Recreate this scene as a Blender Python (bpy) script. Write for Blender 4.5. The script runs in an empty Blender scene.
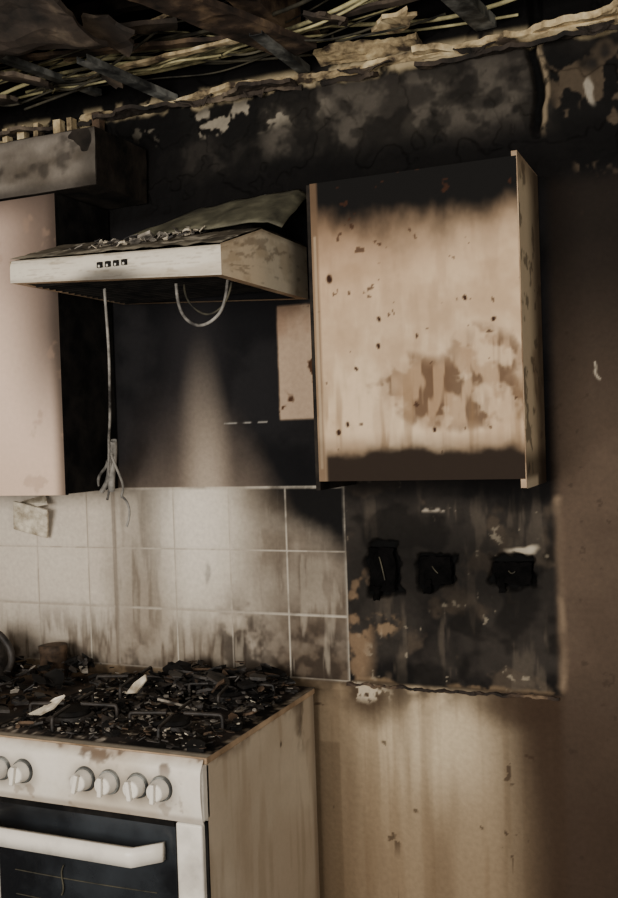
import bpy, bmesh, math, random
import numpy as np
from mathutils import Vector, Matrix, noise as mnoise

random.seed(7); RNG=np.random.RandomState(11)
TAB=RNG.rand(512,512)
# ------------------------------------------------------------ helpers
def vn(x,y,seed=0):
    x=x+seed*17.31+100; y=y+seed*9.77+100
    xi=np.floor(x).astype(int); yi=np.floor(y).astype(int)
    fx=x-xi; fy=y-yi; fx=fx*fx*(3-2*fx); fy=fy*fy*(3-2*fy)
    g=lambda a,b: TAB[a%512,b%512]
    return (g(xi,yi)*(1-fx)+g(xi+1,yi)*fx)*(1-fy)+(g(xi,yi+1)*(1-fx)+g(xi+1,yi+1)*fx)*fy
def fbm(x,y,s,o=4,seed=0,sx=1,sy=1):
    r=0;a=.5;t=0
    for k in range(o):
        r=r+a*vn(x*s*sx*2**k,y*s*sy*2**k,seed+k); t+=a; a*=.55
    return r/t
def ss(v,a,b):
    t=np.clip((v-a)/(b-a),0,1); return t*t*(3-2*t)
def box(x,z,x0,x1,z0,z1,s=.01):
    return ss(x,x0-s,x0+s)*(1-ss(x,x1-s,x1+s))*ss(z,z0-s,z0+s)*(1-ss(z,z1-s,z1+s))
def ell(x,z,cx,cz,rx,rz,soft=.4):
    return 1-ss(np.sqrt(((x-cx)/rx)**2+((z-cz)/rz)**2),1-soft,1+soft)
def lin(c):
    c=np.array(c,float)/255.
    return np.where(c<=.04045,c/12.92,((c+.055)/1.055)**2.4)
def mix(c,col,m):
    return c+(lin(col)[None,:]-c)*np.clip(m,0,1)[:,None]
def base(n,col): return np.tile(lin(col),(n,1))

def link(o,parent=None):
    bpy.context.collection.objects.link(o)
    if parent: o.parent=parent
    return o
def empty(name,loc=(0,0,0)):
    e=bpy.data.objects.new(name,None); e.location=loc; e.empty_display_size=.1
    return link(e)

def painted_mat(name,rough=.75,bump=.25,scale=90,var=.18,spec=.3):
    m=bpy.data.materials.new(name); m.use_nodes=True; nt=m.node_tree; N=nt.nodes; L=nt.links
    b=N["Principled BSDF"]; b.inputs["Specular IOR Level"].default_value=spec
    at=N.new("ShaderNodeAttribute"); at.attribute_name="Col"
    tc=N.new("ShaderNodeTexCoord"); no=N.new("ShaderNodeTexNoise"); no.inputs["Scale"].default_value=scale; no.inputs["Detail"].default_value=6
    L.new(tc.outputs["Object"],no.inputs["Vector"])
    mr=N.new("ShaderNodeMapRange"); mr.inputs["To Min"].default_value=1-var; mr.inputs["To Max"].default_value=1+var
    L.new(no.outputs["Fac"],mr.inputs["Value"])
    mx=N.new("ShaderNodeVectorMath"); mx.operation='SCALE'
    L.new(at.outputs["Color"],mx.inputs[0]); L.new(mr.outputs[0],mx.inputs["Scale"])
    L.new(mx.outputs[0],b.inputs["Base Color"])
    bp=N.new("ShaderNodeBump"); bp.inputs["Strength"].default_value=bump; bp.inputs["Distance"].default_value=.004
    L.new(no.outputs["Fac"],bp.inputs["Height"]); L.new(bp.outputs[0],b.inputs["Normal"])
    b.inputs["Roughness"].default_value=rough
    return m
def noise_mat(name,c1,c2,scale=12,rough=.7,metal=0,bump=.3,c3=None,lo=.38,hi=.62,stretch=(1,1,1),spec=.3):
    m=bpy.data.materials.new(name); m.use_nodes=True; nt=m.node_tree; N=nt.nodes; L=nt.links
    b=N["Principled BSDF"]; b.inputs["Specular IOR Level"].default_value=spec
    tc=N.new("ShaderNodeTexCoord"); mp=N.new("ShaderNodeMapping"); mp.inputs["Scale"].default_value=stretch
    no=N.new("ShaderNodeTexNoise"); no.inputs["Scale"].default_value=scale; no.inputs["Detail"].default_value=8; no.inputs["Roughness"].default_value=.6
    L.new(tc.outputs["Object"],mp.inputs[0]); L.new(mp.outputs[0],no.inputs["Vector"])
    r=N.new("ShaderNodeValToRGB"); e=r.color_ramp.elements
    e[0].position=lo; e[0].color=(*lin(c1),1); e[1].position=hi; e[1].color=(*lin(c2),1)
    if c3: q=e.new((lo+hi)/2); q.color=(*lin(c3),1)
    L.new(no.outputs["Fac"],r.inputs[0]); L.new(r.outputs[0],b.inputs["Base Color"])
    bp=N.new("ShaderNodeBump"); bp.inputs["Strength"].default_value=bump; bp.inputs["Distance"].default_value=.006
    L.new(no.outputs["Fac"],bp.inputs["Height"]); L.new(bp.outputs[0],b.inputs["Normal"])
    b.inputs["Roughness"].default_value=rough; b.inputs["Metallic"].default_value=metal
    return m

def grid_panel(name,us,vs,P,colf,disp=None,mat=None,parent=None):
    nu,nv=len(us),len(vs)
    U,V=np.meshgrid(us,vs); u=U.ravel(); v=V.ravel()
    d=disp(u,v) if disp else np.zeros_like(u)
    x,y,z=P(u,v,d); co=np.stack([x,y,z],1).astype(np.float32)
    i=np.arange(nu*nv).reshape(nv,nu)
    q=np.stack([i[:-1,:-1],i[:-1,1:],i[1:,1:],i[1:,:-1]],-1).reshape(-1,4)
    me=bpy.data.meshes.new(name)
    me.vertices.add(len(co)); me.vertices.foreach_set("co",co.ravel())
    me.loops.add(q.size); me.loops.foreach_set("vertex_index",q.ravel().astype(np.int32))
    me.polygons.add(len(q)); me.polygons.foreach_set("loop_start",np.arange(0,q.size,4,dtype=np.int32))
    me.polygons.foreach_set("loop_total",np.full(len(q),4,dtype=np.int32))
    me.update(calc_edges=True); me.polygons.foreach_set("use_smooth",np.ones(len(q),bool))
    c=colf(u,v); c=np.clip(np.hstack([c,np.ones((len(c),1))]),0,1).astype(np.float32)
    a=me.color_attributes.new("Col",'FLOAT_COLOR','POINT'); a.data.foreach_set("color",c.ravel())
    if mat: me.materials.append(mat)
    o=bpy.data.objects.new(name,me); return link(o,parent)

def mesh_obj(name,bm,mat=None,parent=None,bevel=0,smooth=False):
    me=bpy.data.meshes.new(name); bmesh.ops.recalc_face_normals(bm,faces=bm.faces); bm.to_mesh(me); bm.free()
    for m in (mat if isinstance(mat,list) else [mat] if mat else []): me.materials.append(m)
    if smooth:
        for p in me.polygons: p.use_smooth=True
    o=link(bpy.data.objects.new(name,me),parent)
    if bevel:
        b=o.modifiers.new("b",'BEVEL'); b.width=bevel; b.segments=3; b.limit_method='ANGLE'
    return o
def bm_box(bm,x0,x1,y0,y1,z0,z1,mi=0):
    vs=[bm.verts.new(p) for p in [(x0,y0,z0),(x1,y0,z0),(x1,y1,z0),(x0,y1,z0),(x0,y0,z1),(x1,y0,z1),(x1,y1,z1),(x0,y1,z1)]]
    for f in [(0,3,2,1),(4,5,6,7),(0,1,5,4),(1,2,6,5),(2,3,7,6),(3,0,4,7)]:
        q=bm.faces.new([vs[i] for i in f]); q.material_index=mi
    return vs
def boxo(name,x0,x1,y0,y1,z0,z1,mat,parent=None,bevel=0):
    bm=bmesh.new(); bm_box(bm,x0,x1,y0,y1,z0,z1); return mesh_obj(name,bm,mat,parent,bevel)
def rough_box(name,x0,x1,y0,y1,z0,z1,mat,parent=None,amp=.01,cuts=(20,3,3),seed=0,freq=8):
    bm=bmesh.new()
    nx,ny,nz=cuts
    cache={}
    def V(i,j,k):
        if (i,j,k) not in cache:
            p=Vector((x0+(x1-x0)*i/nx,y0+(y1-y0)*j/ny,z0+(z1-z0)*k/nz))
            n=mnoise.noise_vector(p*freq+Vector((seed,seed*2,0)))
            n2=mnoise.noise_vector(p*freq*3+Vector((seed,seed*2,5)))
            cache[(i,j,k)]=bm.verts.new(p+n*amp+n2*amp*.5)
        return cache[(i,j,k)]
    for i in range(nx):
        for j in range(ny):
            for k in (0,nz): bm.faces.new([V(i,j,k),V(i+1,j,k),V(i+1,j+1,k),V(i,j+1,k)])
    for i in range(nx):
        for k in range(nz):
            for j in (0,ny): bm.faces.new([V(i,j,k),V(i+1,j,k),V(i+1,j,k+1),V(i,j,k+1)])
    for j in range(ny):
        for k in range(nz):
            for i in (0,nx): bm.faces.new([V(i,j,k),V(i,j+1,k),V(i,j+1,k+1),V(i,j,k+1)])
    return mesh_obj(name,bm,mat,parent)
def wire(name,pts,r,mat,parent=None,jit=0,n=0):
    c=bpy.data.curves.new(name,'CURVE'); c.dimensions='3D'; c.bevel_depth=r; c.bevel_resolution=3
    s=c.splines.new('NURBS'); s.points.add(len(pts)-1)
    for i,p in enumerate(pts):
        s.points[i].co=(p[0]+random.uniform(-jit,jit),p[1]+random.uniform(-jit,jit),p[2]+random.uniform(-jit,jit),1)
    s.use_endpoint_u=True; s.order_u=4; c.resolution_u=8
    c.materials.append(mat)
    return link(bpy.data.objects.new(name,c),parent)
def cyl(name,c,axis,r1,r2,h,mat,parent=None,seg=32,bevel=0):
    bm=bmesh.new(); bmesh.ops.create_cone(bm,cap_ends=True,segments=seg,radius1=r1,radius2=r2,depth=h)
    q=Vector((0,0,1)).rotation_difference(Vector(axis)).to_matrix().to_4x4()
    bmesh.ops.transform(bm,matrix=Matrix.Translation(c)@q,verts=bm.verts)
    return mesh_obj(name,bm,mat,parent,bevel)

# ------------------------------------------------------------ materials
M_wall=painted_mat("sooted_wall",.85,.30,70,.20,.10)
M_panel=painted_mat("sooted_laminate",.75,.06,60,.08,.12)
M_enamel=painted_mat("sooted_enamel",.45,.06,80,.08,.4)
M_char=noise_mat("charred_timber",(8,7,6),(40,35,30),9,.85,0,.8,spec=.15)
M_charbrown=noise_mat("scorched_timber",(24,19,15),(112,93,72),7,.85,0,.7,c3=(58,46,37))
M_black=noise_mat("soot_black",(9,9,9),(28,26,24),14,.85,0,.5,spec=.1)
M_plasterb=noise_mat("scorched_plasterboard",(58,48,38),(208,192,154),14,.9,0,.8,c3=(166,147,112),lo=.37,hi=.69)
M_plasterg=noise_mat("sooted_plaster",(18,16,14),(112,99,83),6,.9,0,.8,c3=(54,46,39),lo=.34,hi=.72)
M_steel=noise_mat("galvanised_steel",(38,39,39),(128,129,124),12,.6,.1,.3,c3=(80,81,78))
M_wire=noise_mat("cable_sheath",(66,62,44),(170,162,120),10,.7)
M_wire2=noise_mat("cable_burnt",(16,15,13),(70,66,52),12,.7)
M_wiregrey=noise_mat("melted_cable",(44,42,40),(140,136,129),14,.6)
M_white=noise_mat("stove_enamel",(132,124,114),(214,208,196),6,.4,0,.05,lo=.15,hi=.5,spec=.45)
M_glass=noise_mat("oven_glass",(14,16,19),(46,50,54),3,.25,0,.02,spec=.5)
M_dark=noise_mat("hob_black",(10,9,8),(50,45,41),25,.55,0,.6)
M_ash=noise_mat("ash",(50,46,42),(150,142,130),18,.9)
M_brown=noise_mat("burnt_brown",(26,20,15),(84,66,50),15,.8)
M_flake=noise_mat("plaster_flake",(140,128,108),(215,205,185),20,.9)
M_green=noise_mat("sooted_metal_panel",(36,35,29),(124,120,98),8,.65,0,.2,c3=(84,81,66),lo=.32,hi=.7)
M_cab=noise_mat("cabinet_carcass",(120,98,74),(185,160,130),6,.7,0,.1)
M_floor=noise_mat("burnt_floor",(15,13,12),(70,62,54),5,.8,0,.4)
M_room=noise_mat("smoke_stained_wall",(130,120,108),(175,163,148),3,.85,0,.2)
M_void=noise_mat("void_black",(3,3,3),(10,9,9),20,.9,spec=.05)

# ------------------------------------------------------------ back wall
fx=np.arange(-2.75,-.05,.0042); fz=np.arange(.45,2.86,.0042)
us=np.concatenate([np.linspace(-3.2,-2.78,8),fx,np.linspace(0,1.5,16)])
vs=np.concatenate([np.linspace(0,.4,6),fz,np.linspace(2.9,3.3,8)])
TX=[-2.26,-2.045,-1.93,-1.70,-1.494,-1.292,-1.096]; TZ=[1.532,1.332,1.132,.932]
def tiledist(u,v):
    d=np.full_like(u,9.)
    for a in TX+[-2.47,-2.68]: d=np.minimum(d,np.abs(u-a))
    for a in TZ: d=np.minimum(d,np.abs(v-a))
    return d
def tilemask(u,v): return ((u<-1.094)&(v<1.534)&(v>.9)).astype(float)
ZB=np.array([[-3.2,1.53],[-1.93,1.53],[-1.83,1.53],[-1.72,1.57],[-1.65,1.66],[-1.59,1.76],[-1.54,1.71],[-1.47,1.59],[-1.39,1.50],[-1.25,1.40],[-1.09,1.31],[-1.0,1.28]])
SOCK=[(-1.03,-.925,1.20,1.36),(-.87,-.755,1.225,1.335),(-.65,-.52,1.235,1.325)]
def sockm(u,v,a,b,c0,c1):
    wu=u+.05*(fbm(u,v,24,4,44)-.5); wv=v+.05*(fbm(u,v,24,4,45)-.5)
    return box(wu,wv,a,b,c0,c1,.007)
def wall_disp(u,v):
    t=tilemask(u,v)
    d=-.003*t*(1-ss(tiledist(u,v),.002,.007))+.003*t
    up=ss(v,2.36,2.42)
    d=d+up*.034*(fbm(u,v,6,6,3)-.5)
    burn=box(u,v,-1.09,-.455,.94,1.6,.02)
    d=d+burn*.018*(fbm(u,v,14,4,8)-.5)+.003*(1-t)*(fbm(u,v,30,3,9)-.5)
    for q in SOCK: d=d-.022*sockm(u,v,*q)
    cx=-.478+.02*(fbm(v,v*0,9,3,4)-.5)*2
    d=d-.03*(1-ss(np.abs(u-cx),.008,.02))*ss(v,2.5,2.56)
    d=d-.010*ss(v,2.4,2.5)*ss(fbm(u,v,7,4,31),.52,.55)
    return d
def wall_col(u,v):
    n=len(u); N1=fbm(u,v,4,5,1); N2=fbm(u,v,14,4,2); N3=fbm(u,v,40,3,5)
    VS=fbm(u,v,26,4,17,1,.16)
    wu=u+.04*(N2-.5); wv=v+.04*(fbm(u,v,12,4,6)-.5)
    c=base(n,(27,26,27))
    c=mix(c,(12,12,14),ss(N1,.4,.6)*.8)
    t=tilemask(u,v)
    tc=base(n,(184,174,158))
    tc=mix(tc,(154,140,122),ss(N1,.35,.7)*.6)
    tc=mix(tc,(206,196,182),ell(u,v,-2.25,1.3,.35,.3,.8)*.7)
    g=1-ss(tiledist(u,v),.0012,.0042)
    zb=np.interp(u+.04*(N1-.5),ZB[:,0],ZB[:,1])
    soft=.06+.13*ss(u,-2.,-1.7)*(1-ss(u,-1.42,-1.22))
    S=ss(v+.06*(N2-.5),zb-soft,zb+soft*1.3)
    film=1.0*ss(u,-1.56,-1.30)*(.72+.28*ss(N1,.3,.6))
    film=np.maximum(film,ell(wu,wv,-1.83,1.25,.11,.36,.9)*.85*(.6+.4*ss(VS,.4,.6)))
    film=np.maximum(film,ss(-wv,-1.20,-1.0)*(.45+.55*ss(VS,.42,.6))*.95)
    sm=ell(wu,wv,-1.22,.98,.22,.18,.7)*ss(N2,.2,.55)*.85
    sm=np.maximum(sm,ell(wu,wv,-1.45,1.02,.13,.17,.7)*ss(N2,.3,.6)*.85)
    sm=np.maximum(sm,ss(-wv,-1.03,-.95)*(.5+.5*ss(N2,.35,.6))*.9)
    sm=np.maximum(sm,box(wu,wv,-1.15,-1.05,.9,1.4,.04)*.55)
    sm=np.maximum(sm,ell(wu,wv,-1.575,1.245,.010,.035,.6)*.8)
    sm=np.maximum(sm,ell(wu,wv,-1.24,1.27,.18,.12,.95)*.6*ss(VS,.35,.6))
    sm=np.maximum(sm,ell(wu,wv,-1.86,.98,.14,.10,.8)*.65*ss(N2,.3,.6))
    tc=mix(tc,(86,75,63),film*.95)
    tc=mix(tc,(74,61,50),sm*.75); tc=mix(tc,(30,25,22),ss(sm,.4,1.)*.75)
    tc=mix(tc,(224,216,202),ell(u,v,-1.63,1.42,.12,.24,.9)*.6)  # bright glare on the centre tiles, painted into their colour
    tc=mix(tc,(160,150,134),ss(VS,.58,.70)*film*.45)
    tc=mix(tc,(17,16,16),S)
    dk=np.maximum(np.maximum(S,sm),film)
    gc=mix(base(n,(140,130,116)),(182,174,160),dk)
    gm=g*(.85-.40*S*ss(N3,.35,.6))*(1-.5*ss(N2,.5,.65))
    tc=tc+(gc-tc)*gm[:,None]
    tl=(1-ss(np.abs(u+1.935),.004,.010)); tc=mix(tc,(80,68,56),tl*.5)
    c=c+(tc-c)*t[:,None]
    # ---- partly clean plume above the tiles
    up=(1-t)*ss(v,1.50,1.53)
    pl=(1-S)*up*(u>-1.95)*(u<-1.2)
    c=mix(c,(116,103,91),pl*.8)
    c=mix(c,(168,154,137),ell(u+.02*(N1-.5),v,-1.575,1.56,.06,.26,.98)*up*.75)
    c=mix(c,(70,62,58),ell(u,v,-1.66,1.60,.16,.18,.98)*up*.45*(1-pl))
    c=mix(c,(50,47,48),ell(u,v,-1.60,1.90,.09,.22,.98)*up*.4)
    c=mix(c,(150,146,138),box(u,v,-1.50,-1.345,1.738,1.7425,.0015)*ss(N3,.3,.55)*.7)
    pt=box(wu*.2+u*.8,v,-1.30,-1.0,1.745,2.10,.004)
    pc=base(n,(164,142,120)); pc=mix(pc,(130,104,84),ss(N1,.45,.6)*.7); pc=mix(pc,(66,44,30),ss(N2,.60,.65))
    pc=mix(pc,(70,56,46),ss(v,2.02,2.12)*.7)
    c=c+(pc-c)*pt[:,None]
    # ---- burnt splash panel
    rp=box(u,v,-1.094,-.44,.93,1.75,.008)
    rc=base(n,(46,42,38)); rc=mix(rc,(21,19,18),ss(N1,.4,.6)); rc=mix(rc,(76,66,55),ss(N2,.54,.7)*.55)
    rc=mix(rc,(92,83,72),ss(VS,.58,.7)*.35); rc=mix(rc,(12,11,10),ss(fbm(u,v,7,4,77),.50,.62)*.65)
    rc=mix(rc,(146,136,118),ss(N3*.6+N2*.4,.69,.74)*.55)
    rc=mix(rc,(11,10,10),ss(wv,1.44,1.54)*.9)
    rc=mix(rc,(13,12,11),ell(wu,wv,-.78,1.28,.36,.11,.7)*.7)
    e=ell(wu,wv,-1.06,1.08,.045,.18,.5); rc=mix(rc,(118,97,75),e*ss(N2,.44,.54)*.8)
    rc=mix(rc,(128,107,83),ell(wu,wv,-.98,1.12,.05,.03,.4)*.7*ss(N3,.4,.55))
    rc=mix(rc,(168,158,140),ell(wu,wv,-.55,1.35,.040,.011,.4)*.9)
    rc=mix(rc,(124,104,80),ss(-wv,-.955,-.940)*ss(N2,.50,.58)*.6)
    rc=mix(rc,(155,145,130),box(wu,v,-.85,-.74,1.455,1.465,.004)*ss(N3,.42,.52)*.8)
    rc=mix(rc,(12,10,10),ss(-v,-.945,-.935)*.6)
    for q in SOCK: rc=mix(rc,(5,5,5),sockm(u,v,*q))
    c=c+(rc-c)*rp[:,None]
    # ---- lower wall
    lo=(1-ss(v,.925,.94))
    streak=fbm(u,v,30,4,12,1,.05); st2=fbm(u,v,9,3,14,1,.12)
    lc=base(n,(146,129,105)); lc=mix(lc,(194,178,150),ell(u,v,-.84,.80,.17,.15,.95)*.75)
    lc=mix(lc,(110,92,70),ss(streak,.45,.72)*.4); lc=mix(lc,(88,71,53),ss(st2,.46,.72)*.5)
    lc=mix(lc,(98,82,63),(1-ss(u,-1.16,-1.0))*.55)
    lc=mix(lc,(110,91,69),ss(-v,-.75,-.3)*.45)
    lc=mix(lc,(36,27,20),ss(v+.10*(st2-.5),.83,.935)*.75*ss(N2,.30,.55))
    lc=mix(lc,(50,36,25),ell(wu,wv,-1.03,.88,.08,.06,.7)*.85)
    lc=mix(lc,(54,40,29),ell(wu,wv,-.60,.88,.10,.05,.7)*.75)
    lc=mix(lc,(196,182,158),ss(N3*.4+N2*.6,.60,.63)*ell(wu,wv,-1.05,.905,.08,.03,.5)*.7)
    lc=mix(lc,(46,32,23),ss(N3*.5+N2*.5,.715,.735)*.7)
    lc=mix(lc,(50,38,29),ss(u+.06*(v-.6)+.03*(N1-.5),-.72,-.49)*.97)
    lc=mix(lc,(84,69,52),box(u,v,-1.2,-1.135,.0,.74,.004)*.45)
    c=c+(lc-c)*lo[:,None]
    # ---- right wall
    pr=ss(u,-.475,-.435)*(1-ss(v,2.36,2.44))
    pc=base(n,(80,67,56)); pc=mix(pc,(58,48,40),ss(N1,.35,.65)*.5)
    pc=mix(pc,(20,17,15),ss(v,1.6,2.25)*.92); pc=mix(pc,(48,37,29),ss(-v,-1.15,-.55)*.8)
    pc=mix(pc,(180,170,152),box(wu,wv,-.343,-.338,1.83,1.875,.003)*.7)
    pc=mix(pc,(40,32,26),ss(N3,.78,.84)*.4)
    c=c+(pc-c)*pr[:,None]
    c=mix(c,(128,110,90),box(u+.02*(N2-.5),v,-.458,-.442,.95,1.5,.012)*(.25+.5*ss(N1,.35,.5)))
    # ---- plaster above cupboards
    hi=ss(v,2.34,2.44)
    hc=base(n,(36,33,30)); hc=mix(hc,(16,15,14),ss(N1,.40,.54))
    gr=box(wu,wv,-1.32,-.50,2.57,2.75,.04); hc=mix(hc,(72,67,60),gr*(.15+.75*ss(N2,.38,.6)))
    hc=mix(hc,(13,12,11),ss(fbm(u,v,9,5,79),.52,.60)*.6)
    hc=mix(hc,(9,8,8),ss(-wv,-2.57,-2.50)*.92)
    hc=mix(hc,(9,8,8),box(u,v,-2.4,-1.62,2.3,2.78,.02)*.85)
    fl=ss(N2,.56,.60)*ell(wu,wv,-1.45,2.71,.28,.045,.5); hc=mix(hc,(136,128,113),fl*.85)
    fl=ss(N2,.54,.60)*box(wu,wv,-.44,-.1,2.36,2.8,.04)*ss(N1,.45,.55); hc=mix(hc,(80,69,56),fl*.7)
    hc=mix(hc,(138,131,118),ell(wu,wv,-.325,2.61,.012,.038,.3)*.9)
    cx=-.478+.02*(fbm(v,v*0,9,3,4)-.5)*2
    hc=mix(hc,(124,110,89),(1-ss(np.abs(u-cx-.022),.003,.013))*ss(v,2.5,2.56)*.8*ss(N3,.25,.5))
    hc=mix(hc,(3,3,3),(1-ss(np.abs(u-cx),.008,.016))*ss(v,2.47,2.56))
    hc=mix(hc,(160,145,115),ss(wv,2.755,2.775)*ss(N2,.42,.54)*.8)
    hc=mix(hc,(6,5,5),ss(v,2.80,2.83))
    c=c+(hc-c)*hi[:,None]
    return c
wb=grid_panel("wall_back",us,vs,lambda u,v,d:(u,-d,v),wall_col,wall_disp,M_wall)

boxo("floor",-3.2,1.5,-5,0.02,-.05,0,M_floor)
boxo("wall_left",-3.3,-3.2,-5,0,0,3.3,M_room)
boxo("wall_right",1.5,1.6,-5,0,0,3.3,M_room)

# ------------------------------------------------------------ ceiling void
boxo("ceiling",-3.2,1.5,-5,0,3.2,3.3,M_black)
def ragged_sheet(name,xs,ys,z,edge,mat,parent=None,zamp=.03,th=.012,seed=0,drop=None):
    bm=bmesh.new(); vv={}
    for i,x in enumerate(xs):
        for j,y in enumerate(ys):
            if edge(x,y):
                p=Vector((x,y,z))
                zz=z+zamp*mnoise.fractal(p*3.5+Vector((seed,0,0)),1,2,4)
                if drop: zz-=drop(x,y)
                jx=.012*mnoise.noise(p*25); jy=.012*mnoise.noise(p*25+Vector((9,9,9)))
                vv[i,j]=bm.verts.new((x+jx,y+jy,zz))
    for i in range(len(xs)-1):
        for j in range(len(ys)-1):
            k=[(i,j),(i+1,j),(i+1,j+1),(i,j+1)]
            if all(q in vv for q in k): bm.faces.new([vv[q] for q in k])
    o=mesh_obj(name,bm,mat,parent)
    s=o.modifiers.new("s",'SOLIDIFY'); s.thickness=th; s.offset=1
    return o
def nz(x,y,s,k=0): return mnoise.fractal(Vector((x*s,y*s,k)),1,2,4)
ragged_sheet("ceiling_board",np.linspace(-3.2,1.5,150),np.linspace(-5,-.25,150),2.83,
    lambda x,y: y < -.93+(.36 if x<-1.5 else .05)+.18*nz(x,y,3), M_plasterg,None,.05,.015,3,
    drop=lambda x,y: .05*max(0,min(1,(y+1.1)/.5)) if x<-1.3 else 0)
ce=empty("collapsed_ceiling_edge",(0,0,0))
def strip(name,x0,x1,dep,z,seed,mat,thick=.02,tilt=0.,gap=.0):
    bm=bmesh.new(); n=int((x1-x0)/.008); rows=6; g=[]
    for i in range(n+1):
        x=x0+(x1-x0)*i/n; r=[]
        a=mnoise.fractal(Vector((x*3.2,seed,0)),.9,2.2,6)
        D=dep*max(.12,(.55+.75*a+.25*mnoise.noise(Vector((x*16,seed,3)))))
        for j in range(rows+1):
            y=-D*j/rows
            r.append(bm.verts.new((x,y,z+.007*mnoise.noise(Vector((x*9,y*14,seed)))+.006*mnoise.noise(Vector((x*40,y*40,seed)))+.014*mnoise.noise(Vector((x*2,0,seed)))+tilt*j/rows)))
        g.append(r)
    for i in range(n):
        if mnoise.noise(Vector((x0*3+i*.03,seed*3,7)))<gap-1: continue
        for j in range(rows): bm.faces.new([g[i][j],g[i+1][j],g[i+1][j+1],g[i][j+1]])
    o=mesh_obj(name,bm,mat,ce); s=o.modifiers.new("s",'SOLIDIFY'); s.thickness=thick; s.offset=-1
    return o
strip("ledge_main",-2.0,-.02,.045,2.795,1.7,M_plasterb,.016,.008)
strip("ledge_mid",-1.12,-.80,.10,2.825,4.2,M_plasterb,.014,.02,.6)
strip("ledge_right",-.82,.2,.11,2.812,7.7,M_plasterb,.018,-.004)
strip("ledge_dark",-2.6,-1.2,.12,2.780,12.2,M_plasterg,.012,-.01)
strip("ledge_grey",-1.5,.1,.06,2.775,22.2,M_plasterg,.012,-.012,.7)
# peeling plaster skin hanging off the wall head
for k,(x,w,h) in enumerate([(-1.62,.14,.05),(-1.38,.10,.06),(-1.05,.16,.045),(-.70,.12,.05),(-.36,.10,.09),(-.18,.12,.07)]):
    bm=bmesh.new(); top=[];mid=[];bot=[]
    for i in range(15):
        s=i/14; xx=x+w*s; hh=h*(.35+.8*abs(mnoise.noise(Vector((xx*30,k,0)))))*(math.sin(math.pi*s)+.15)
        top.append(bm.verts.new((xx,-.016,2.79))); mid.append(bm.verts.new((xx,-.030-.01*math.sin(9*s),2.785-hh*.5))); bot.append(bm.verts.new((xx,-.042-.015*math.sin(7*s+k),2.785-hh)))
    for i in range(14):
        bm.faces.new([top[i],top[i+1],mid[i+1],mid[i]]); bm.faces.new([mid[i],mid[i+1],bot[i+1],bot[i]])
    o=mesh_obj("peel_%d"%(k+1),bm,M_plasterg,ce); s=o.modifiers.new("s",'SOLIDIFY'); s.thickness=.004
jo=empty("ceiling_joists",(0,0,0))
for k,(x,w,m) in enumerate([(-2.75,.05,M_char),(-2.3,.055,M_char),(-1.22,.07,M_charbrown),(-.30,.055,M_char),(.3,.05,M_char),(.9,.05,M_char)]):
    rough_box("joist_%d"%(k+1),x-w/2,x+w/2,-3.,-.0,2.90,3.08,m,jo,.010,(3,60,4),k)
for k,(y,z,m) in enumerate([(-.30,2.99,M_char),(-.62,2.93,M_charbrown)]):
    rough_box("batten_%d"%(k+1),-2.9,.2,y-.02,y+.02,z-.02,z+.02,m,jo,.012,(70,2,2),k+20)
def plank(name,a,b,w,t,mat,par,seed=0):
    a=Vector(a); b=Vector(b); d=b-a; L=d.length
    o=rough_box(name,-w/2,w/2,0,L,-t/2,t/2,mat,par,.004,(3,max(6,int(L/.03)),1),seed,14)
    q=Vector((0,1,0)).rotation_difference(d.normalized())
    o.rotation_mode='QUATERNION'; o.rotation_quaternion=q; o.location=a
    return o
plank("lath_1",(-2.55,-.55,2.86),(-1.1,-.06,2.90),.035,.012,M_charbrown,jo,1)
plank("lath_2",(-2.2,-.75,2.80),(-1.45,-.30,2.90),.07,.014,M_plasterg,jo,2)
plank("lath_3",(-1.30,-.75,2.80),(-1.13,-.14,2.82),.12,.020,M_charbrown,jo,3)
plank("lath_4",(-1.1,-.35,2.93),(-.25,-.05,2.90),.03,.012,M_plasterb,jo,4)
plank("lath_5",(-1.9,-.22,2.90),(-1.2,-.30,2.98),.03,.012,M_plasterb,jo,5)
plank("lath_6",(-1.95,-.16,2.86),(-1.25,-.28,2.83),.022,.01,M_plasterb,jo,6)
plank("lath_7",(-1.08,-.20,2.87),(-.40,-.26,2.86),.025,.01,M_plasterg,jo,7)
for k,(x,y,z,w,l,a) in enumerate([(-1.95,-.40,2.80,.26,.20,.4),(-1.55,-.50,2.82,.18,.16,-.5),(-1.02,-.22,2.85,.14,.12,.3),(-.85,-.16,2.84,.16,.10,-.2),(-1.75,-.20,2.83,.12,.08,.9),(-2.15,-.25,2.81,.16,.12,.2)]):
    bm=bmesh.new(); q=[]
    for i in range(18):
        t=6.283*i/18; r=.5*(.55+.6*random.random()); q.append(bm.verts.new((w*r*math.cos(t),l*r*math.sin(t),.01*random.random())))
    bm.faces.new(q); bmesh.ops.triangulate(bm,faces=bm.faces)
    o=mesh_obj("scrap_%d"%(k+1),bm,M_plasterb if k in(3,) else M_plasterg,jo); o.location=(x,y,z); o.rotation_euler=(a*.6,.3*a,a*2)
    s=o.modifiers.new("s",'SOLIDIFY'); s.thickness=.012
for k,x in enumerate([-2.30,-2.24,-2.17,-2.09,-2.03,-1.93]):
    rough_box("stub_%d"%(k+1),x,x+.018+.012*(k%2),-.05,-.02,2.68+.02*(k%3),2.79,M_plasterb if k!=5 else M_brown,jo,.003,(1,1,4),k)
ch=empty("metal_ceiling_channels",(0,0,0))
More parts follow.
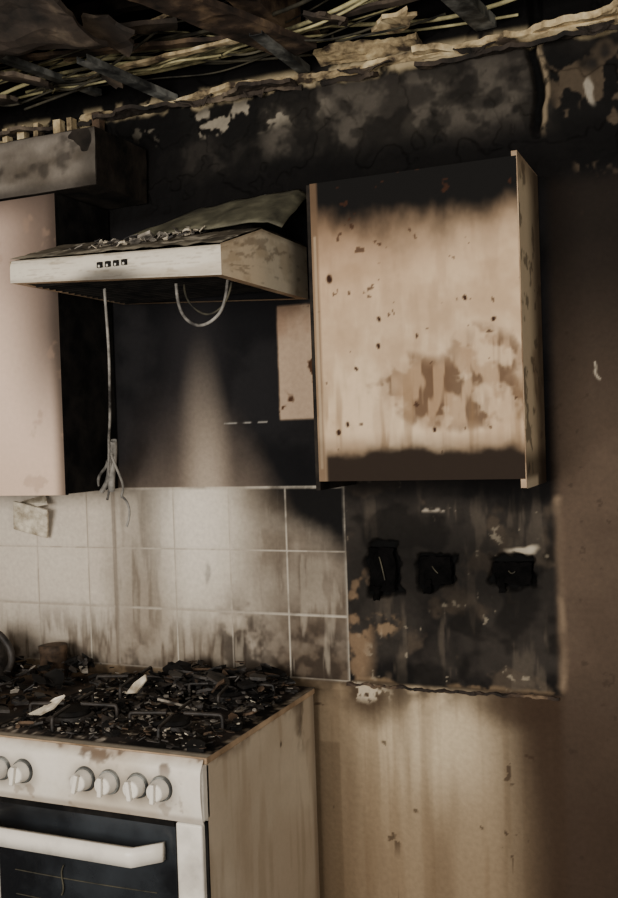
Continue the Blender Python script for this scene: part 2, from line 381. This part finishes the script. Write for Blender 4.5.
def channel(name,a,b,w,h,par):
    bm=bmesh.new(); a=Vector(a); b=Vector(b); d=(b-a).normalized(); s=d.cross(Vector((0,0,1))).normalized(); u=s.cross(d)
    prof=[(-w/2,h),(-w/2,0),(w/2,0),(w/2,h)]
    R=[[bm.verts.new(p+s*q[0]+u*q[1]) for q in prof] for p in (a,b)]
    for i in range(3): bm.faces.new([R[0][i],R[0][i+1],R[1][i+1],R[1][i]])
    o=mesh_obj(name,bm,M_steel,par); m=o.modifiers.new("s",'SOLIDIFY'); m.thickness=.0015
channel("channel_1",(-1.70,-.42,2.795),(-1.64,-.01,2.79),.040,.02,ch)
channel("channel_2",(-1.17,-.36,2.795),(-1.17,-.02,2.80),.038,.02,ch)
channel("channel_3",(-.645,-.45,2.80),(-.61,-.01,2.83),.06,.03,ch)
channel("channel_4",(-1.98,-.6,2.83),(-1.9,-.05,2.84),.03,.02,ch)
cb=empty("ceiling_cables",(0,0,0))
for k in range(19):
    z0=2.83+random.uniform(0,.08); y0=-.14+random.uniform(-.11,.09)
    x0=random.uniform(-2.6,-1.9); x1=random.uniform(-1.45,-.3)
    pts=[]; m=8; ph=random.uniform(0,6)
    for i in range(m):
        t=i/(m-1); x=x0+(x1-x0)*t
        pts.append((x,min(-.02,y0+.09*math.sin(4*t+ph)+random.uniform(-.04,.04)),max(2.80,z0+.05*t+.035*math.sin(7*t+ph)+random.uniform(-.03,.03))))
    wire("cable_%d"%(k+1),pts,random.choice([.0025,.004,.006]),random.choice([M_wire,M_wire2,M_wire]),cb)
for k in range(12):
    x=random.uniform(-2.3,-.9); dz=random.uniform(-.03,.05); pts=[(x,-.1,2.86),(x+.05,-.2,2.83),(x+.14,-.26,2.78+dz),(x+.25,-.16,2.85),(x+.33,-.08,2.9)]
    wire("cable_loop_%d"%(k+1),pts,.0035,random.choice([M_wire,M_wire2,M_wire2]),cb,.03)

# ------------------------------------------------------------ left bulkhead + left wall cupboard
def bh_col(u,v):
    N1=fbm(u,v,3,4,41,1,2); N2=fbm(u,v,14,4,42)
    c=base(len(u),(118,111,102)); c=mix(c,(76,69,60),ss(N1,.4,.65)); c=mix(c,(34,30,27),ss(N2,.58,.72)*.6)
    c=mix(c,(40,35,30),ss(v,2.62,2.66)*.7); c=mix(c,(30,26,23),ss(-v,-2.52,-2.48)*.7); c=mix(c,(26,23,20),ss(u,-1.85,-1.76)*.6); return c
bk=empty("boxed_in_bulkhead",(0,0,0))
grid_panel("front",np.arange(-3.19,-1.745,.008),np.arange(2.475,2.655,.006),lambda u,v,d:(u,-.30-d,v),bh_col,lambda u,v:.016*(fbm(u,v,8,4,43)-.5),M_wall,bk)
rough_box("core",-3.19,-1.75,-.297,-.012,2.475,2.652,M_char,bk,.003,(30,6,4),3)

def lc_col(u,v):
    N1=fbm(u,v,4,4,51); N2=fbm(u,v,14,4,52)
    c=base(len(u),(216,190,170)); c=mix(c,(180,156,140),ss(v,1.9,2.3)*.8); c=mix(c,(196,170,147),ss(-v,-1.8,-1.5)*.5)
    c=mix(c,(60,50,44),ss(v+.05*(N1-.5),2.36,2.50)*.85)
    c=mix(c,(60,52,48),ell(u,v,-1.895,2.06,.14,.25,.98)*.95)
    c=mix(c,(60,51,44),ss(u,-1.955,-1.905)*.85)
    c=mix(c,(60,50,44),ell(u,v,-1.90,2.42,.18,.24,.85)*.8)
    c=mix(c,(140,116,98),ss(N2,.66,.75)*.35)
    return c
lcab=empty("wall_cupboard",(0,0,0))
boxo("carcass",-2.52,-1.905,-.282,-.012,1.535,2.468,M_black,lcab)
grid_panel("door",np.arange(-2.52,-1.9045,.005),np.arange(1.532,2.471,.005),lambda u,v,d:(u,-.300-0*d,v),lc_col,None,M_panel,lcab)
boxo("door_core",-2.52,-1.905,-.2995,-.284,1.532,2.468,M_black,lcab)

# ------------------------------------------------------------ right wall cupboard
def rc_col(u,v):
    N1=fbm(u,v,5,5,61); N2=fbm(u,v,16,4,62); N3=fbm(u,v,45,3,63); wu=u+.05*(N2-.5); wv=v+.05*(N1-.5)
    N4=fbm(u,v,9,5,67,1,.6)
    c=base(len(u),(194,168,137)); c=mix(c,(164,131,103),ss(v,1.95,2.25)*.6*ss(-u,.5,1.)); c=mix(c,(210,191,162),ell(u,v,-.72,1.78,.28,.22,.9)*.5)
    c=mix(c,(142,114,86),ss(N1,.46,.68)*.45)
    c=mix(c,(150,124,98),ss(fbm(u,v,22,4,68,1,.2),.5,.68)*.35)
    c=mix(c,(100,80,62),ss(v+.10*(N4-.5),2.12,2.29)*.75)
    c=mix(c,(12,11,10),ss(v+.12*(N4-.5)+.03*np.cos((u+.74)*6),2.22,2.325))
    st=fbm(u,v,34,3,64,1,.25)
    ex=ell(u+.10*(N2-.5)+.3*(v-1.82),v+.08*(N4-.5),-.675,1.80,.20,.085,.25)
    e=np.maximum(ex,ell(u+.08*(N2-.5),v+.08*(N1-.5),-.58,1.86,.09,.10,.3))
    pat=ss(fbm(u,v,18,4,69),.40,.54)
    c=mix(c,(126,97,70),e*.6*(.35+.65*pat)); c=mix(c,(66,46,32),e*ss(st,.48,.58)*.75*(.35+.65*pat))
    rim=e*(1-e)*4; c=mix(c,(80,57,40),rim*.4*pat)
    c=mix(c,(122,97,70),ss(fbm(u,v,40,3,66,1,.08),.56,.7)*(1-ss(v,1.74,1.92))*.55)
    c=mix(c,(52,30,18),ss(N3*.55+N2*.45,.70,.72)*.8)
    for (a,b,r) in [(-1.0,2.12,.010),(-.86,2.0,.006),(-.99,1.70,.007),(-.96,1.72,.006),(-.865,1.93,.006),(-.72,1.70,.006),(-.93,1.87,.005),(-.76,1.95,.005),(-.62,2.04,.006),(-.55,1.98,.005)]:
        c=mix(c,(45,26,16),ell(wu*.5+u*.5,wv*.5+v*.5,a,b,r,r*1.3,.3))
    c=mix(c,(100,80,61),box(u,v,-1.06,-1.03,1.5,2.4,.003)*.75); c=mix(c,(180,160,132),box(u,v,-1.044,-1.036,1.6,2.24,.002)*.45)
    c=mix(c,(10,9,9),(1-ss(wv+.03*(N2-.5),1.634,1.668))*ss(u,-1.035,-1.02))
    c=mix(c,(60,46,34),(1-ss(wv,1.66,1.70))*.35)
    return c
rcab=empty("wall_cupboard",(0,0,0))
grid_panel("door",np.arange(-1.05,-.4795,.004),np.arange(1.565,2.387,.004),lambda u,v,d:(u,-.30-d,v),rc_col,lambda u,v:.004*ss(fbm(u,v,20,3,65),.5,.8)*ell(u,v,-.64,1.83,.2,.12,.5),M_panel,rcab)
def rs_col(u,v):
    N1=fbm(u,v,6,4,71); N2=fbm(u,v,20,4,72)
    c=base(len(u),(198,181,152)); c=mix(c,(120,98,75),ss(N1,.46,.68)*.65); c=mix(c,(40,30,24),ss(N2,.62,.68)*.6)
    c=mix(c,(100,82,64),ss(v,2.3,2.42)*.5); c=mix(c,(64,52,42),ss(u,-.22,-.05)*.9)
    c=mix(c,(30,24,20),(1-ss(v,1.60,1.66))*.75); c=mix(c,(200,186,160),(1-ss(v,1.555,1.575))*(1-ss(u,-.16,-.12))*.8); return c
grid_panel("side_panel",np.arange(-.302,-.010,.005),np.arange(1.54,2.400,.005),lambda u,v,d:(-.4785+0*u,u,v),rs_col,None,M_panel,rcab)
boxo("side_core",-.4785-.016,-.4795,-.2985,-.012,1.542,2.398,M_cab,rcab)
boxo("carcass",-1.048,-.4955,-.296,-.012,1.567,2.384,M_black,rcab)
boxo("left_end",-1.062,-1.049,-.296,-.012,1.54,2.384,M_char,rcab)

# ------------------------------------------------------------ extractor hood
hood=empty("extractor_hood",(0,0,0))
XL,XR=-1.857,-1.186
def hb(u): return 2.150+(u-XL)/(XR-XL)*(2.112-2.150)
def ht(u): return 2.214+(u-XL)/(XR-XL)*(2.192-2.214)
def hf_col(u,v):
    N1=fbm(u,v*.5,6,4,81); N2=fbm(u,v,25,4,82)
    c=base(len(u),(202,194,178)); c=mix(c,(164,152,132),ss(N1,.45,.7)*.6)
    c=mix(c,(130,116,96),ss(N2,.60,.72)*.45)
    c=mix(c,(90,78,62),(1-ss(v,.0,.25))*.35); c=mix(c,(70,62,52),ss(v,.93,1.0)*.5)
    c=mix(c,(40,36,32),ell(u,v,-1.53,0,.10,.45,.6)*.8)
    return c
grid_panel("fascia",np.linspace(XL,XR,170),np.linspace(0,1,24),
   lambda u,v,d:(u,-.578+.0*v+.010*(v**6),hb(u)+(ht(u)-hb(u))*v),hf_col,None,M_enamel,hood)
def hs_col(u,v):
    N1=fbm(u*3,v,4,4,84); N2=fbm(u*2,v,8,4,85)
    c=base(len(u),(206,193,168)); c=mix(c,(168,151,124),ss(N1,.45,.65)*.6); c=mix(c,(96,80,64),ss(N2,.62,.72)*.5)
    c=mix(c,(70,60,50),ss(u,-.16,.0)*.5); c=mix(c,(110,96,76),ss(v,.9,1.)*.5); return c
def side_top(y): return np.interp(y,[-.578,-.33,0],[2.192,2.272,2.272])
def side_bot(y): return np.interp(y,[-.578,0],[2.112,2.112])
grid_panel("side_right",np.linspace(-.578,-.012,100),np.linspace(0,1,36),
   lambda u,v,d:(XR+0*u,u,side_bot(u)+(side_top(u)-side_bot(u))*v),hs_col,None,M_enamel,hood)
grid_panel("side_left",np.linspace(-.578,-.012,60),np.linspace(0,1,20),
   lambda u,v,d:(XL+0*u,u,side_bot(u)+.038+(side_top(u)-side_bot(u)-.02)*v),hs_col,None,M_enamel,hood)
def htop_col(u,v):
    N1=fbm(u,v,8,4,86); N2=fbm(u,v,30,4,87)
    c=base(len(u),(96,88,75)); c=mix(c,(170,160,140),(1-ss(v,-.56,-.48))*.9); c=mix(c,(38,34,31),ss(N1,.45,.65)*.7); c=mix(c,(190,180,160),ss(N2,.60,.68)*.8); return c
grid_panel("top",np.linspace(XL,XR,150),np.linspace(-.578,-.012,90),
   lambda u,v,d:(u,v,side_top(v)+.022*(1-(u-XL)/(XR-XL))+d),htop_col,lambda u,v:.008*fbm(u,v,22,3,88),M_wall,hood)
bm=bmesh.new()
def tri(u,y,z): return bm.verts.new((u,y,z))
def under(u0,u1,y0,y1,dz):
    f=lambda u:hb(np.array(u))*1.0
    q=[tri(u0,y0,float(f(u0))+dz),tri(u1,y0,float(f(u1))+dz),tri(u1,y1,float(f(u1))+dz),tri(u0,y1,float(f(u0))+dz)]
    bm.faces.new(q)
under(XL,XR,-.578,-.548,0); under(XL,XR,-.04,-.012,0); under(XL,XL+.03,-.548,-.04,0); under(XR-.03,XR,-.548,-.04,0)
mesh_obj("rim",bm,M_cab,hood)
bm=bmesh.new(); under(XL+.01,XR-.01,-.57,-.02,.03); mesh_obj("filter_plate",bm,M_black,hood)
for k in range(16):
    y=-.53+k*.03; x0,x1=XL+.05,XR-.05
    boxo("filter_bar_%d"%(k+1),x0,x1,y,y+.006,2.140,2.150,M_black,hood)
for k in range(4):
    x=-1.562+k*.026
    boxo("button_%d"%(k+1),x,x+.017,-.584,-.577,2.164,2.180,M_black,hood,.002)
    boxo("button_%d_notch"%(k+1),x+.006,x+.011,-.5855,-.5835,2.165,2.171,M_white,hood)
bm=bmesh.new(); A=Vector((-1.62,-.34,2.295));B=Vector((-1.115,-.35,2.290));Cc=Vector((-1.125,-.12,2.425));D=Vector((-1.49,-.10,2.415))
g=[]
for i in range(25):
    r=[]
    for j in range(13):
        s=i/24;t=j/12
        p=A.lerp(B,s).lerp(D.lerp(Cc,s),t); p.z+=.012*math.sin(3*s)*math.sin(3*t)+.008*mnoise.noise(p*12)
        if s>.92: p.z-=(s-.92)*.28
        r.append(bm.verts.new(p))
    g.append(r)
for i in range(24):
    for j in range(12): bm.faces.new([g[i][j],g[i+1][j],g[i+1][j+1],g[i][j+1]])
o=mesh_obj("bent_top_panel",bm,M_green,hood,smooth=True); s=o.modifiers.new("s",'SOLIDIFY'); s.thickness=.004
boxo("motor_housing",-1.78,-1.25,-.26,-.014,2.27,2.31,M_char,hood,.01)

def shards(name,n,region,mats,smin,smax,zf,parent=None,flat=.25,weights=None):
    bm=bmesh.new()
    for k in range(n):
        x,y=region(); s=random.uniform(smin,smax)*(random.random()**1.2+.3); m=random.choices(range(len(mats)),weights)[0]
        q=random.randint(4,7); a0=random.uniform(0,6.28); th=s*random.uniform(.08,.3)
        rot=Matrix.Rotation(random.gauss(0,flat),3,'X')@Matrix.Rotation(random.gauss(0,flat),3,'Y')
        top=[];bot=[]
        z=zf(x,y)
        for i in range(q):
            a=a0+6.283*i/q; r=s*random.uniform(.45,1.)
            v=rot@Vector((r*math.cos(a),r*math.sin(a)*.7,0))
            top.append(bm.verts.new(Vector((x,y,z+th))+v)); bot.append(bm.verts.new(Vector((x,y,z))+v))
        f=bm.faces.new(top); f.material_index=m; f=bm.faces.new(bot[::-1]); f.material_index=m
        for i in range(q):
            f=bm.faces.new([top[i],bot[i],bot[(i+1)%q],top[(i+1)%q]]); f.material_index=m
    return mesh_obj(name,bm,mats,parent)
shards("ash_on_top",120,lambda:(random.uniform(-1.74,-1.36),random.uniform(-.5,-.28)),[M_ash,M_dark,M_flake],.006,.028,lambda x,y:float(side_top(y))+.02,hood,.4,[3,2,3])
wire("loop_cable_1",[(-1.42,-.4,2.13),(-1.42,-.4,2.06),(-1.39,-.4,2.02),(-1.34,-.4,2.00),(-1.28,-.4,2.03),(-1.27,-.4,2.08),(-1.27,-.38,2.13)],.0045,M_wiregrey,hood,.006)
wire("loop_cable_2",[(-1.41,-.38,2.13),(-1.40,-.4,2.09),(-1.36,-.4,2.045),(-1.31,-.4,2.03),(-1.26,-.4,2.07),(-1.25,-.4,2.12)],.003,M_wire2,hood)
hc=[(-1.62,-.45,2.13),(-1.64,-.42,2.05),(-1.67,-.38,1.95),(-1.70,-.33,1.85),(-1.745,-.28,1.76),(-1.79,-.24,1.70),(-1.80,-.2,1.66),(-1.84,-.15,1.60),(-1.87,-.12,1.54),(-1.88,-.11,1.50)]
wire("hanging_cable",hc,.004,M_wiregrey,hood,.008)
wire("hanging_cable_tail",[(-1.80,-.2,1.66),(-1.80,-.15,1.60),(-1.81,-.12,1.55),(-1.83,-.12,1.50),(-1.80,-.12,1.52),(-1.79,-.12,1.46),(-1.81,-.12,1.42)],.004,M_wiregrey,hood,.008)
wire("melted_sheath",[(-1.80,-.18,1.70),(-1.825,-.15,1.64),(-1.86,-.13,1.58),(-1.855,-.12,1.53)],.011,M_wiregrey,hood,.006)
wire("melted_sheath_2",[(-1.81,-.17,1.66),(-1.84,-.15,1.62),(-1.85,-.13,1.58),(-1.90,-.12,1.54)],.008,M_wiregrey,hood,.010)
wire("melted_sheath_3",[(-1.83,-.17,1.63),(-1.86,-.15,1.60),(-1.90,-.13,1.60),(-1.91,-.12,1.55)],.005,M_wiregrey,hood,.006)

# ------------------------------------------------------------ stove
st=empty("gas_stove",(0,0,0))
SX0,SX1,SY=-1.885,-1.195,-.734
ZT=.92
bm=bmesh.new()
bm_box(bm,SX0,SX0+.02,SY+.02,-.06,.03,ZT-.02); bm_box(bm,SX0,SX1-.003,-.08,-.06,.03,ZT-.02); bm_box(bm,SX0,SX1-.003,SY+.03,-.06,.03,.10)
bm_box(bm,SX1-.022,SX1-.003,SY+.01,-.06,.03,ZT-.015)
mesh_obj("body",bm,M_white,st,.003)
for k,(x,y) in enumerate([(SX0+.05,SY+.08),(SX1-.05,SY+.08),(SX0+.05,-.12),(SX1-.05,-.12)]):
    cyl("foot_%d"%(k+1),(x,y,.016),(0,0,1),.02,.016,.032,M_black,st)
def ssd_col(u,v):
    N1=fbm(u,v,3,4,91); N2=fbm(u,v,14,4,92); st1=fbm(u,v,22,4,93,1,.12)
    c=base(len(u),(196,184,164)); c=mix(c,(172,156,134),ss(N1,.4,.65)*.7)
    c=mix(c,(146,128,104),ss(st1,.52,.70)*.4)
    c=mix(c,(80,64,50),ss(v+.03*(N2-.5),.865,.915)*ss(N2,.38,.55)*.8); c=mix(c,(30,24,20),ss(v,.905,.918)*.7)
    c=mix(c,(60,44,32),ell(u,v,-.14,.84,.05,.07,.7)*ss(N2,.4,.55)*.8)
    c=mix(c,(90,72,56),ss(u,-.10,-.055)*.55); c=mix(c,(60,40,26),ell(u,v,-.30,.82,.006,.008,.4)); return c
grid_panel("side_panel",np.arange(SY+.006,-.055,.006),np.arange(.03,ZT+.001,.006),lambda u,v,d:(SX1+0*u,u,v),ssd_col,None,M_enamel,st)
def hob_col(u,v):
    N1=fbm(u,v,7,4,95); N2=fbm(u,v,30,4,96)
    c=base(len(u),(44,39,36)); c=mix(c,(16,14,13),ss(N1,.4,.6)); c=mix(c,(104,94,82),ss(N2,.60,.68)*.6); c=mix(c,(165,156,142),ss(N2,.70,.74)*.7)
    c=mix(c,(120,108,92),ss(u,SX1-.02,SX1-.008)*ss(N2,.45,.6)*.6); c=mix(c,(165,155,138),(1-ss(v,SY+.012,SY+.03))*.8); return c
grid_panel("hob_top",np.linspace(SX0,SX1+.006,180),np.linspace(SY-.004,-.05,170),lambda u,v,d:(u,v,ZT+d),hob_col,lambda u,v:.010*fbm(u,v,18,4,97)*box(u,v,SX0+.03,SX1-.03,SY+.05,-.08,.02),M_wall,st)
boxo("hob_edge",SX0,SX1+.006,SY-.004,-.055,ZT-.018,ZT-.001,M_cab,st,.004)
KX=[a+.012 for a in (-1.806,-1.735,-1.54,-1.466,-1.383,-1.315)]
def cp_col(u,v):
    N1=fbm(u,v,5,4,101); N2=fbm(u,v,22,4,102)
    c=base(len(u),(208,201,188)); c=mix(c,(178,165,146),ss(N1,.4,.65)*.7)
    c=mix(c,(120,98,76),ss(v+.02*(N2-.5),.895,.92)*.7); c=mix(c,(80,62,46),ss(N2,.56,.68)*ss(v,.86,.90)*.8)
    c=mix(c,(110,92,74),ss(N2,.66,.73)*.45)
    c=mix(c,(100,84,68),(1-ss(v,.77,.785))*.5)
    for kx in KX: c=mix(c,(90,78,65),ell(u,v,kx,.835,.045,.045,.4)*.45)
    return c
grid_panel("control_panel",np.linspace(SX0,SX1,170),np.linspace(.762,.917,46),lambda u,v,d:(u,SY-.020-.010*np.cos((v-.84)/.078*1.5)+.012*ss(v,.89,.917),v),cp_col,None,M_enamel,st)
boxo("panel_core",SX0,SX1,SY-.018,SY+.02,.764,.903,M_white,st,.006)
for k,x in enumerate(KX):
    cyl("knob_collar_%d"%(k+1),(x,SY-.033,.842),(0,-1,0),.032,.030,.008,M_steel,st)
    cyl("knob_%d"%(k+1),(x,SY-.050,.842),(0,-1,0),.027,.022,.034,M_white,st,bevel=.005)
    o=boxo("knob_grip_%d"%(k+1),-.006,.006,-.012,.0,-.024,.024,M_white,st,.003); o.location=(x,SY-.066,.842); o.rotation_euler=(0,random.uniform(-.3,.3),0)
boxo("oven_stile_right",-1.278,SX1-.010,SY-.012,SY+.02,.12,.755,M_white,st,.006)
boxo("oven_gap",SX1-.011,SX1-.002,SY+.004,SY+.02,.12,.76,M_black,st)
boxo("oven_stile_left",SX0,SX0+.05,SY-.012,SY+.02,.12,.755,M_white,st,.006)
boxo("door_glass",SX0+.05,-1.282,SY-.006,SY+.012,.30,.755,M_glass,st,.003)
boxo("door_lower",SX0+.05,-1.282,SY-.006,SY+.012,.12,.30,M_white,st,.003)
boxo("door_top_trim",SX0+.05,-1.282,SY-.010,SY-.004,.742,.757,M_black,st)
for k,(z,x0,x1) in enumerate([(.565,-1.78,-1.34),(.50,-1.78,-1.34)]):
    wire("oven_rack_%d"%(k+1),[(x0,SY-.007,z),((x0+x1)/2,SY-.007,z-.004),(x1,SY-.007,z+.003)],.0014,M_wire2,st)
wire("hanging_oven_wire",[(-1.62,SY-.009,.60),(-1.64,SY-.012,.57),(-1.61,SY-.012,.55),(-1.63,SY-.010,.52)],.002,M_wire2,st)
bm=bmesh.new(); g=[]
for i in range(31):
    s=i/30; x=-1.86+s*(-1.308+1.86)
    off=.055*min(1,math.sin(math.pi*min(max(s,0.0),1))*3.2)+.01
    y=SY-.012-off
    prof=[(-.007,-.024),(.007,-.024),(.010,0),(.007,.022),(-.007,.022),(-.010,0)]
    g.append([bm.verts.new((x,y+a,.683+b)) for a,b in prof])
for i in range(30):
    for j in range(6): bm.faces.new([g[i][j],g[i+1][j],g[i+1][(j+1)%6],g[i][(j+1)%6]])
bm.faces.new(g[0]); bm.faces.new(g[-1][::-1])
mesh_obj("door_handle",bm,M_white,st,smooth=True)
for k,(x,y,r) in enumerate([(-1.71,-.56,.05),(-1.38,-.56,.04),(-1.71,-.24,.04),(-1.38,-.24,.055)]):
    cyl("burner_base_%d"%(k+1),(x,y,ZT+.012),(0,0,1),r*1.25,r*1.1,.014,M_dark,st)
    cyl("burner_cap_%d"%(k+1),(x,y,ZT+.026),(0,0,1),r,r*.9,.012,M_black,st,bevel=.003)
    for q in range(4):
        a=q*math.pi/2+.2; p0=Vector((x+.025*math.cos(a),y+.025*math.sin(a),ZT+.046)); p1=Vector((x+.13*math.cos(a),y+.13*math.sin(a),ZT+.043)); p2=p1+Vector((0,0,-.035))
        wire("pan_support_%d_%d"%(k+1,q+1),[p0,p0.lerp(p1,.5),p1,p1,p2],.005,M_dark,st)
reg=lambda:(random.uniform(SX0+.02,SX1-.015),SY+.02+random.random()**1.0*(.62))
hz=lambda x,y: ZT+.008+.028*max(0,mnoise.noise(Vector((x*9,y*9,1))))+.02*max(0,(y+.3))
shards("debris_dark",900,reg,[M_dark,M_black,M_brown],.006,.028,hz,st,.35,[4,4,1])
shards("debris_pale",380,reg,[M_ash,M_flake,M_brown],.003,.012,lambda x,y:hz(x,y)+.007,st,.3,[6,1.0,2])
shards("debris_pile_back",220,lambda:(random.uniform(-1.66,SX1-.06),random.uniform(-.28,-.08)),[M_dark,M_black,M_brown,M_ash],.015,.05,lambda x,y:hz(x,y)+random.uniform(0,.055),st,.4,[4,4,1,.3])
def flake(name,pts,th,mat,par):
    bm=bmesh.new(); t=[bm.verts.new(p) for p in pts]; bm.faces.new(t)
    o=mesh_obj(name,bm,mat,par); s=o.modifiers.new("s",'SOLIDIFY'); s.thickness=th; return o
flake("plaster_flake_1",[(-1.83,-.60,.935),(-1.79,-.60,.937),(-1.755,-.585,.955),(-1.735,-.56,.985),(-1.765,-.565,.975),(-1.80,-.575,.95)],.006,M_flake,st)
flake("plaster_flake_2",[(-1.67,-.36,.945),(-1.635,-.36,.95),(-1.61,-.34,.985),(-1.615,-.335,1.0),(-1.65,-.345,.975)],.006,M_flake,st)
wire("fallen_lath",[(-1.52,-.42,.955),(-1.45,-.43,.95),(-1.38,-.45,.945)],.004,M_ash,st)
wire("fallen_wire",[(-1.60,-.20,.98),(-1.5,-.15,.985),(-1.38,-.10,.975),(-1.28,-.12,.965)],.004,M_brown,st)

# ------------------------------------------------------------ left worktop with burnt things
wt=empty("kitchen_worktop",(0,0,0))
boxo("slab",-3.19,SX0-.006,-.60,-.012,.86,.90,M_charbrown,wt,.004)
boxo("base_unit",-3.19,SX0-.006,-.57,-.012,0,.859,M_char,wt)
shards("debris",320,lambda:(random.uniform(-2.5,SX0-.03),random.uniform(-.56,-.05)),[M_dark,M_black,M_ash],.01,.045,lambda x,y:.905+random.uniform(0,.06),wt,.4,[5,5,1])
kt=empty("burnt_kettle",(0,0,0))
def lathe(name,prof,c,mat,par,seg=32,amp=0):
    bm=bmesh.new(); R=[]
    for r,z in prof:
        R.append([bm.verts.new((c[0]+r*math.cos(6.2832*i/seg),c[1]+r*math.sin(6.2832*i/seg),c[2]+z)) for i in range(seg)])
    for a in range(len(R)-1):
        for i in range(seg): bm.faces.new([R[a][i],R[a][(i+1)%seg],R[a+1][(i+1)%seg],R[a+1][i]])
    bm.faces.new(R[0][::-1]); bm.faces.new(R[-1])
    for v in bm.verts: v.co+=mnoise.noise_vector(v.co*14)*amp
    return mesh_obj(name,bm,mat,par,smooth=True)
lathe("kettle_body",[(.075,0),(.085,.02),(.08,.08),(.065,.14),(.045,.17),(.02,.18)],(-2.32,-.22,.901),M_dark,kt,amp=.012)
wire("kettle_handle",[(-2.25,-.22,.93),(-2.19,-.22,.96),(-2.19,-.22,1.02),(-2.26,-.22,1.07)],.012,M_dark,kt,.006)
wire("kettle_spout",[(-2.38,-.22,.98),(-2.42,-.22,1.01),(-2.45,-.22,1.05)],.012,M_dark,kt)
jr=empty("scorched_tin",(0,0,0))
lathe("tin_body",[(.045,0),(.045,.085),(.048,.087),(.048,.11),(.040,.112)],(-2.13,-.10,.901),M_brown,jr,amp=.003)

hp=empty("hanging_switch_plate",(0,0,0))
o=boxo("plate",-.075,.06,-.006,.006,-.055,.055,M_flake,hp,.004); o.rotation_euler=(.35,.25,.15); o.location=(-2.235,-.05,1.43)
flake("paper_curl",[(-2.30,-.03,1.49),(-2.22,-.05,1.475),(-2.16,-.06,1.485),(-2.20,-.02,1.515)],.003,M_flake,hp)
# ------------------------------------------------------------ sockets: melted remains inside the recesses
for k,(x0,x1,z0,z1) in enumerate(SOCK):
    e=empty("burnt_wall_socket",(0,0,0))
    rough_box("melted_plate",x0+.012,x1-.012,-.002,.012,z0+.014,z1-.014,M_void,e,.009,(10,1,10),k*5,26)
    rough_box("melted_drip",x0+.025,x0+.045,-.010,.0,z0-.012,z0+.03,M_void,e,.008,(4,1,6),k*5+2,40)
    wire("stub_wire",[((x0+x1)/2-.01,-.0,z1-.04),((x0+x1)/2,-.014,z1-.05),((x0+x1)/2+.01,-.010,z0+.05)],.002,M_wire2,e)
rough_box("trim_1",-1.10,-.46,-.008,.002,.922,.930,M_charbrown,None,.008,(90,1,2),33,30)

# ------------------------------------------------------------ lights
def area(name,loc,target,size,energy,col):
    l=bpy.data.lights.new(name,'AREA'); l.shape='RECTANGLE'; l.size=size[0]; l.size_y=size[1]; l.energy=energy; l.color=col
    o=bpy.data.objects.new(name,l); o.location=loc; d=Vector(target)-Vector(loc); o.rotation_euler=d.to_track_quat('-Z','Y').to_euler(); link(o)
area("window_light",(-1.3,-4.7,1.8),(-1.4,0,1.6),(2.2,1.6),225,(1,.945,.87))
area("side_window_light",(1.3,-3.0,1.7),(-1.4,0,1.6),(1.2,1.4),60,(1,.94,.86))
w=bpy.data.worlds.new("World"); bpy.context.scene.world=w; w.use_nodes=True
w.node_tree.nodes["Background"].inputs[0].default_value=(.92,.94,1,1); w.node_tree.nodes["Background"].inputs[1].default_value=.32

# ------------------------------------------------------------ camera
n=Vector((.3912,.0279,-.9199)).normalized(); x=Vector((.9197,.02435,.3919)); x=(x-n*x.dot(n)).normalized(); z=x.cross(n)
cd=bpy.data.cameras.new("camera"); cd.sensor_width=36; cd.lens=990/898*36; cd.clip_start=.05
co=bpy.data.objects.new("camera",cd); link(co)
co.matrix_world=Matrix.Translation((0,-2.83,1.7))@Matrix((x,n,z)).to_4x4()
bpy.context.scene.camera=co
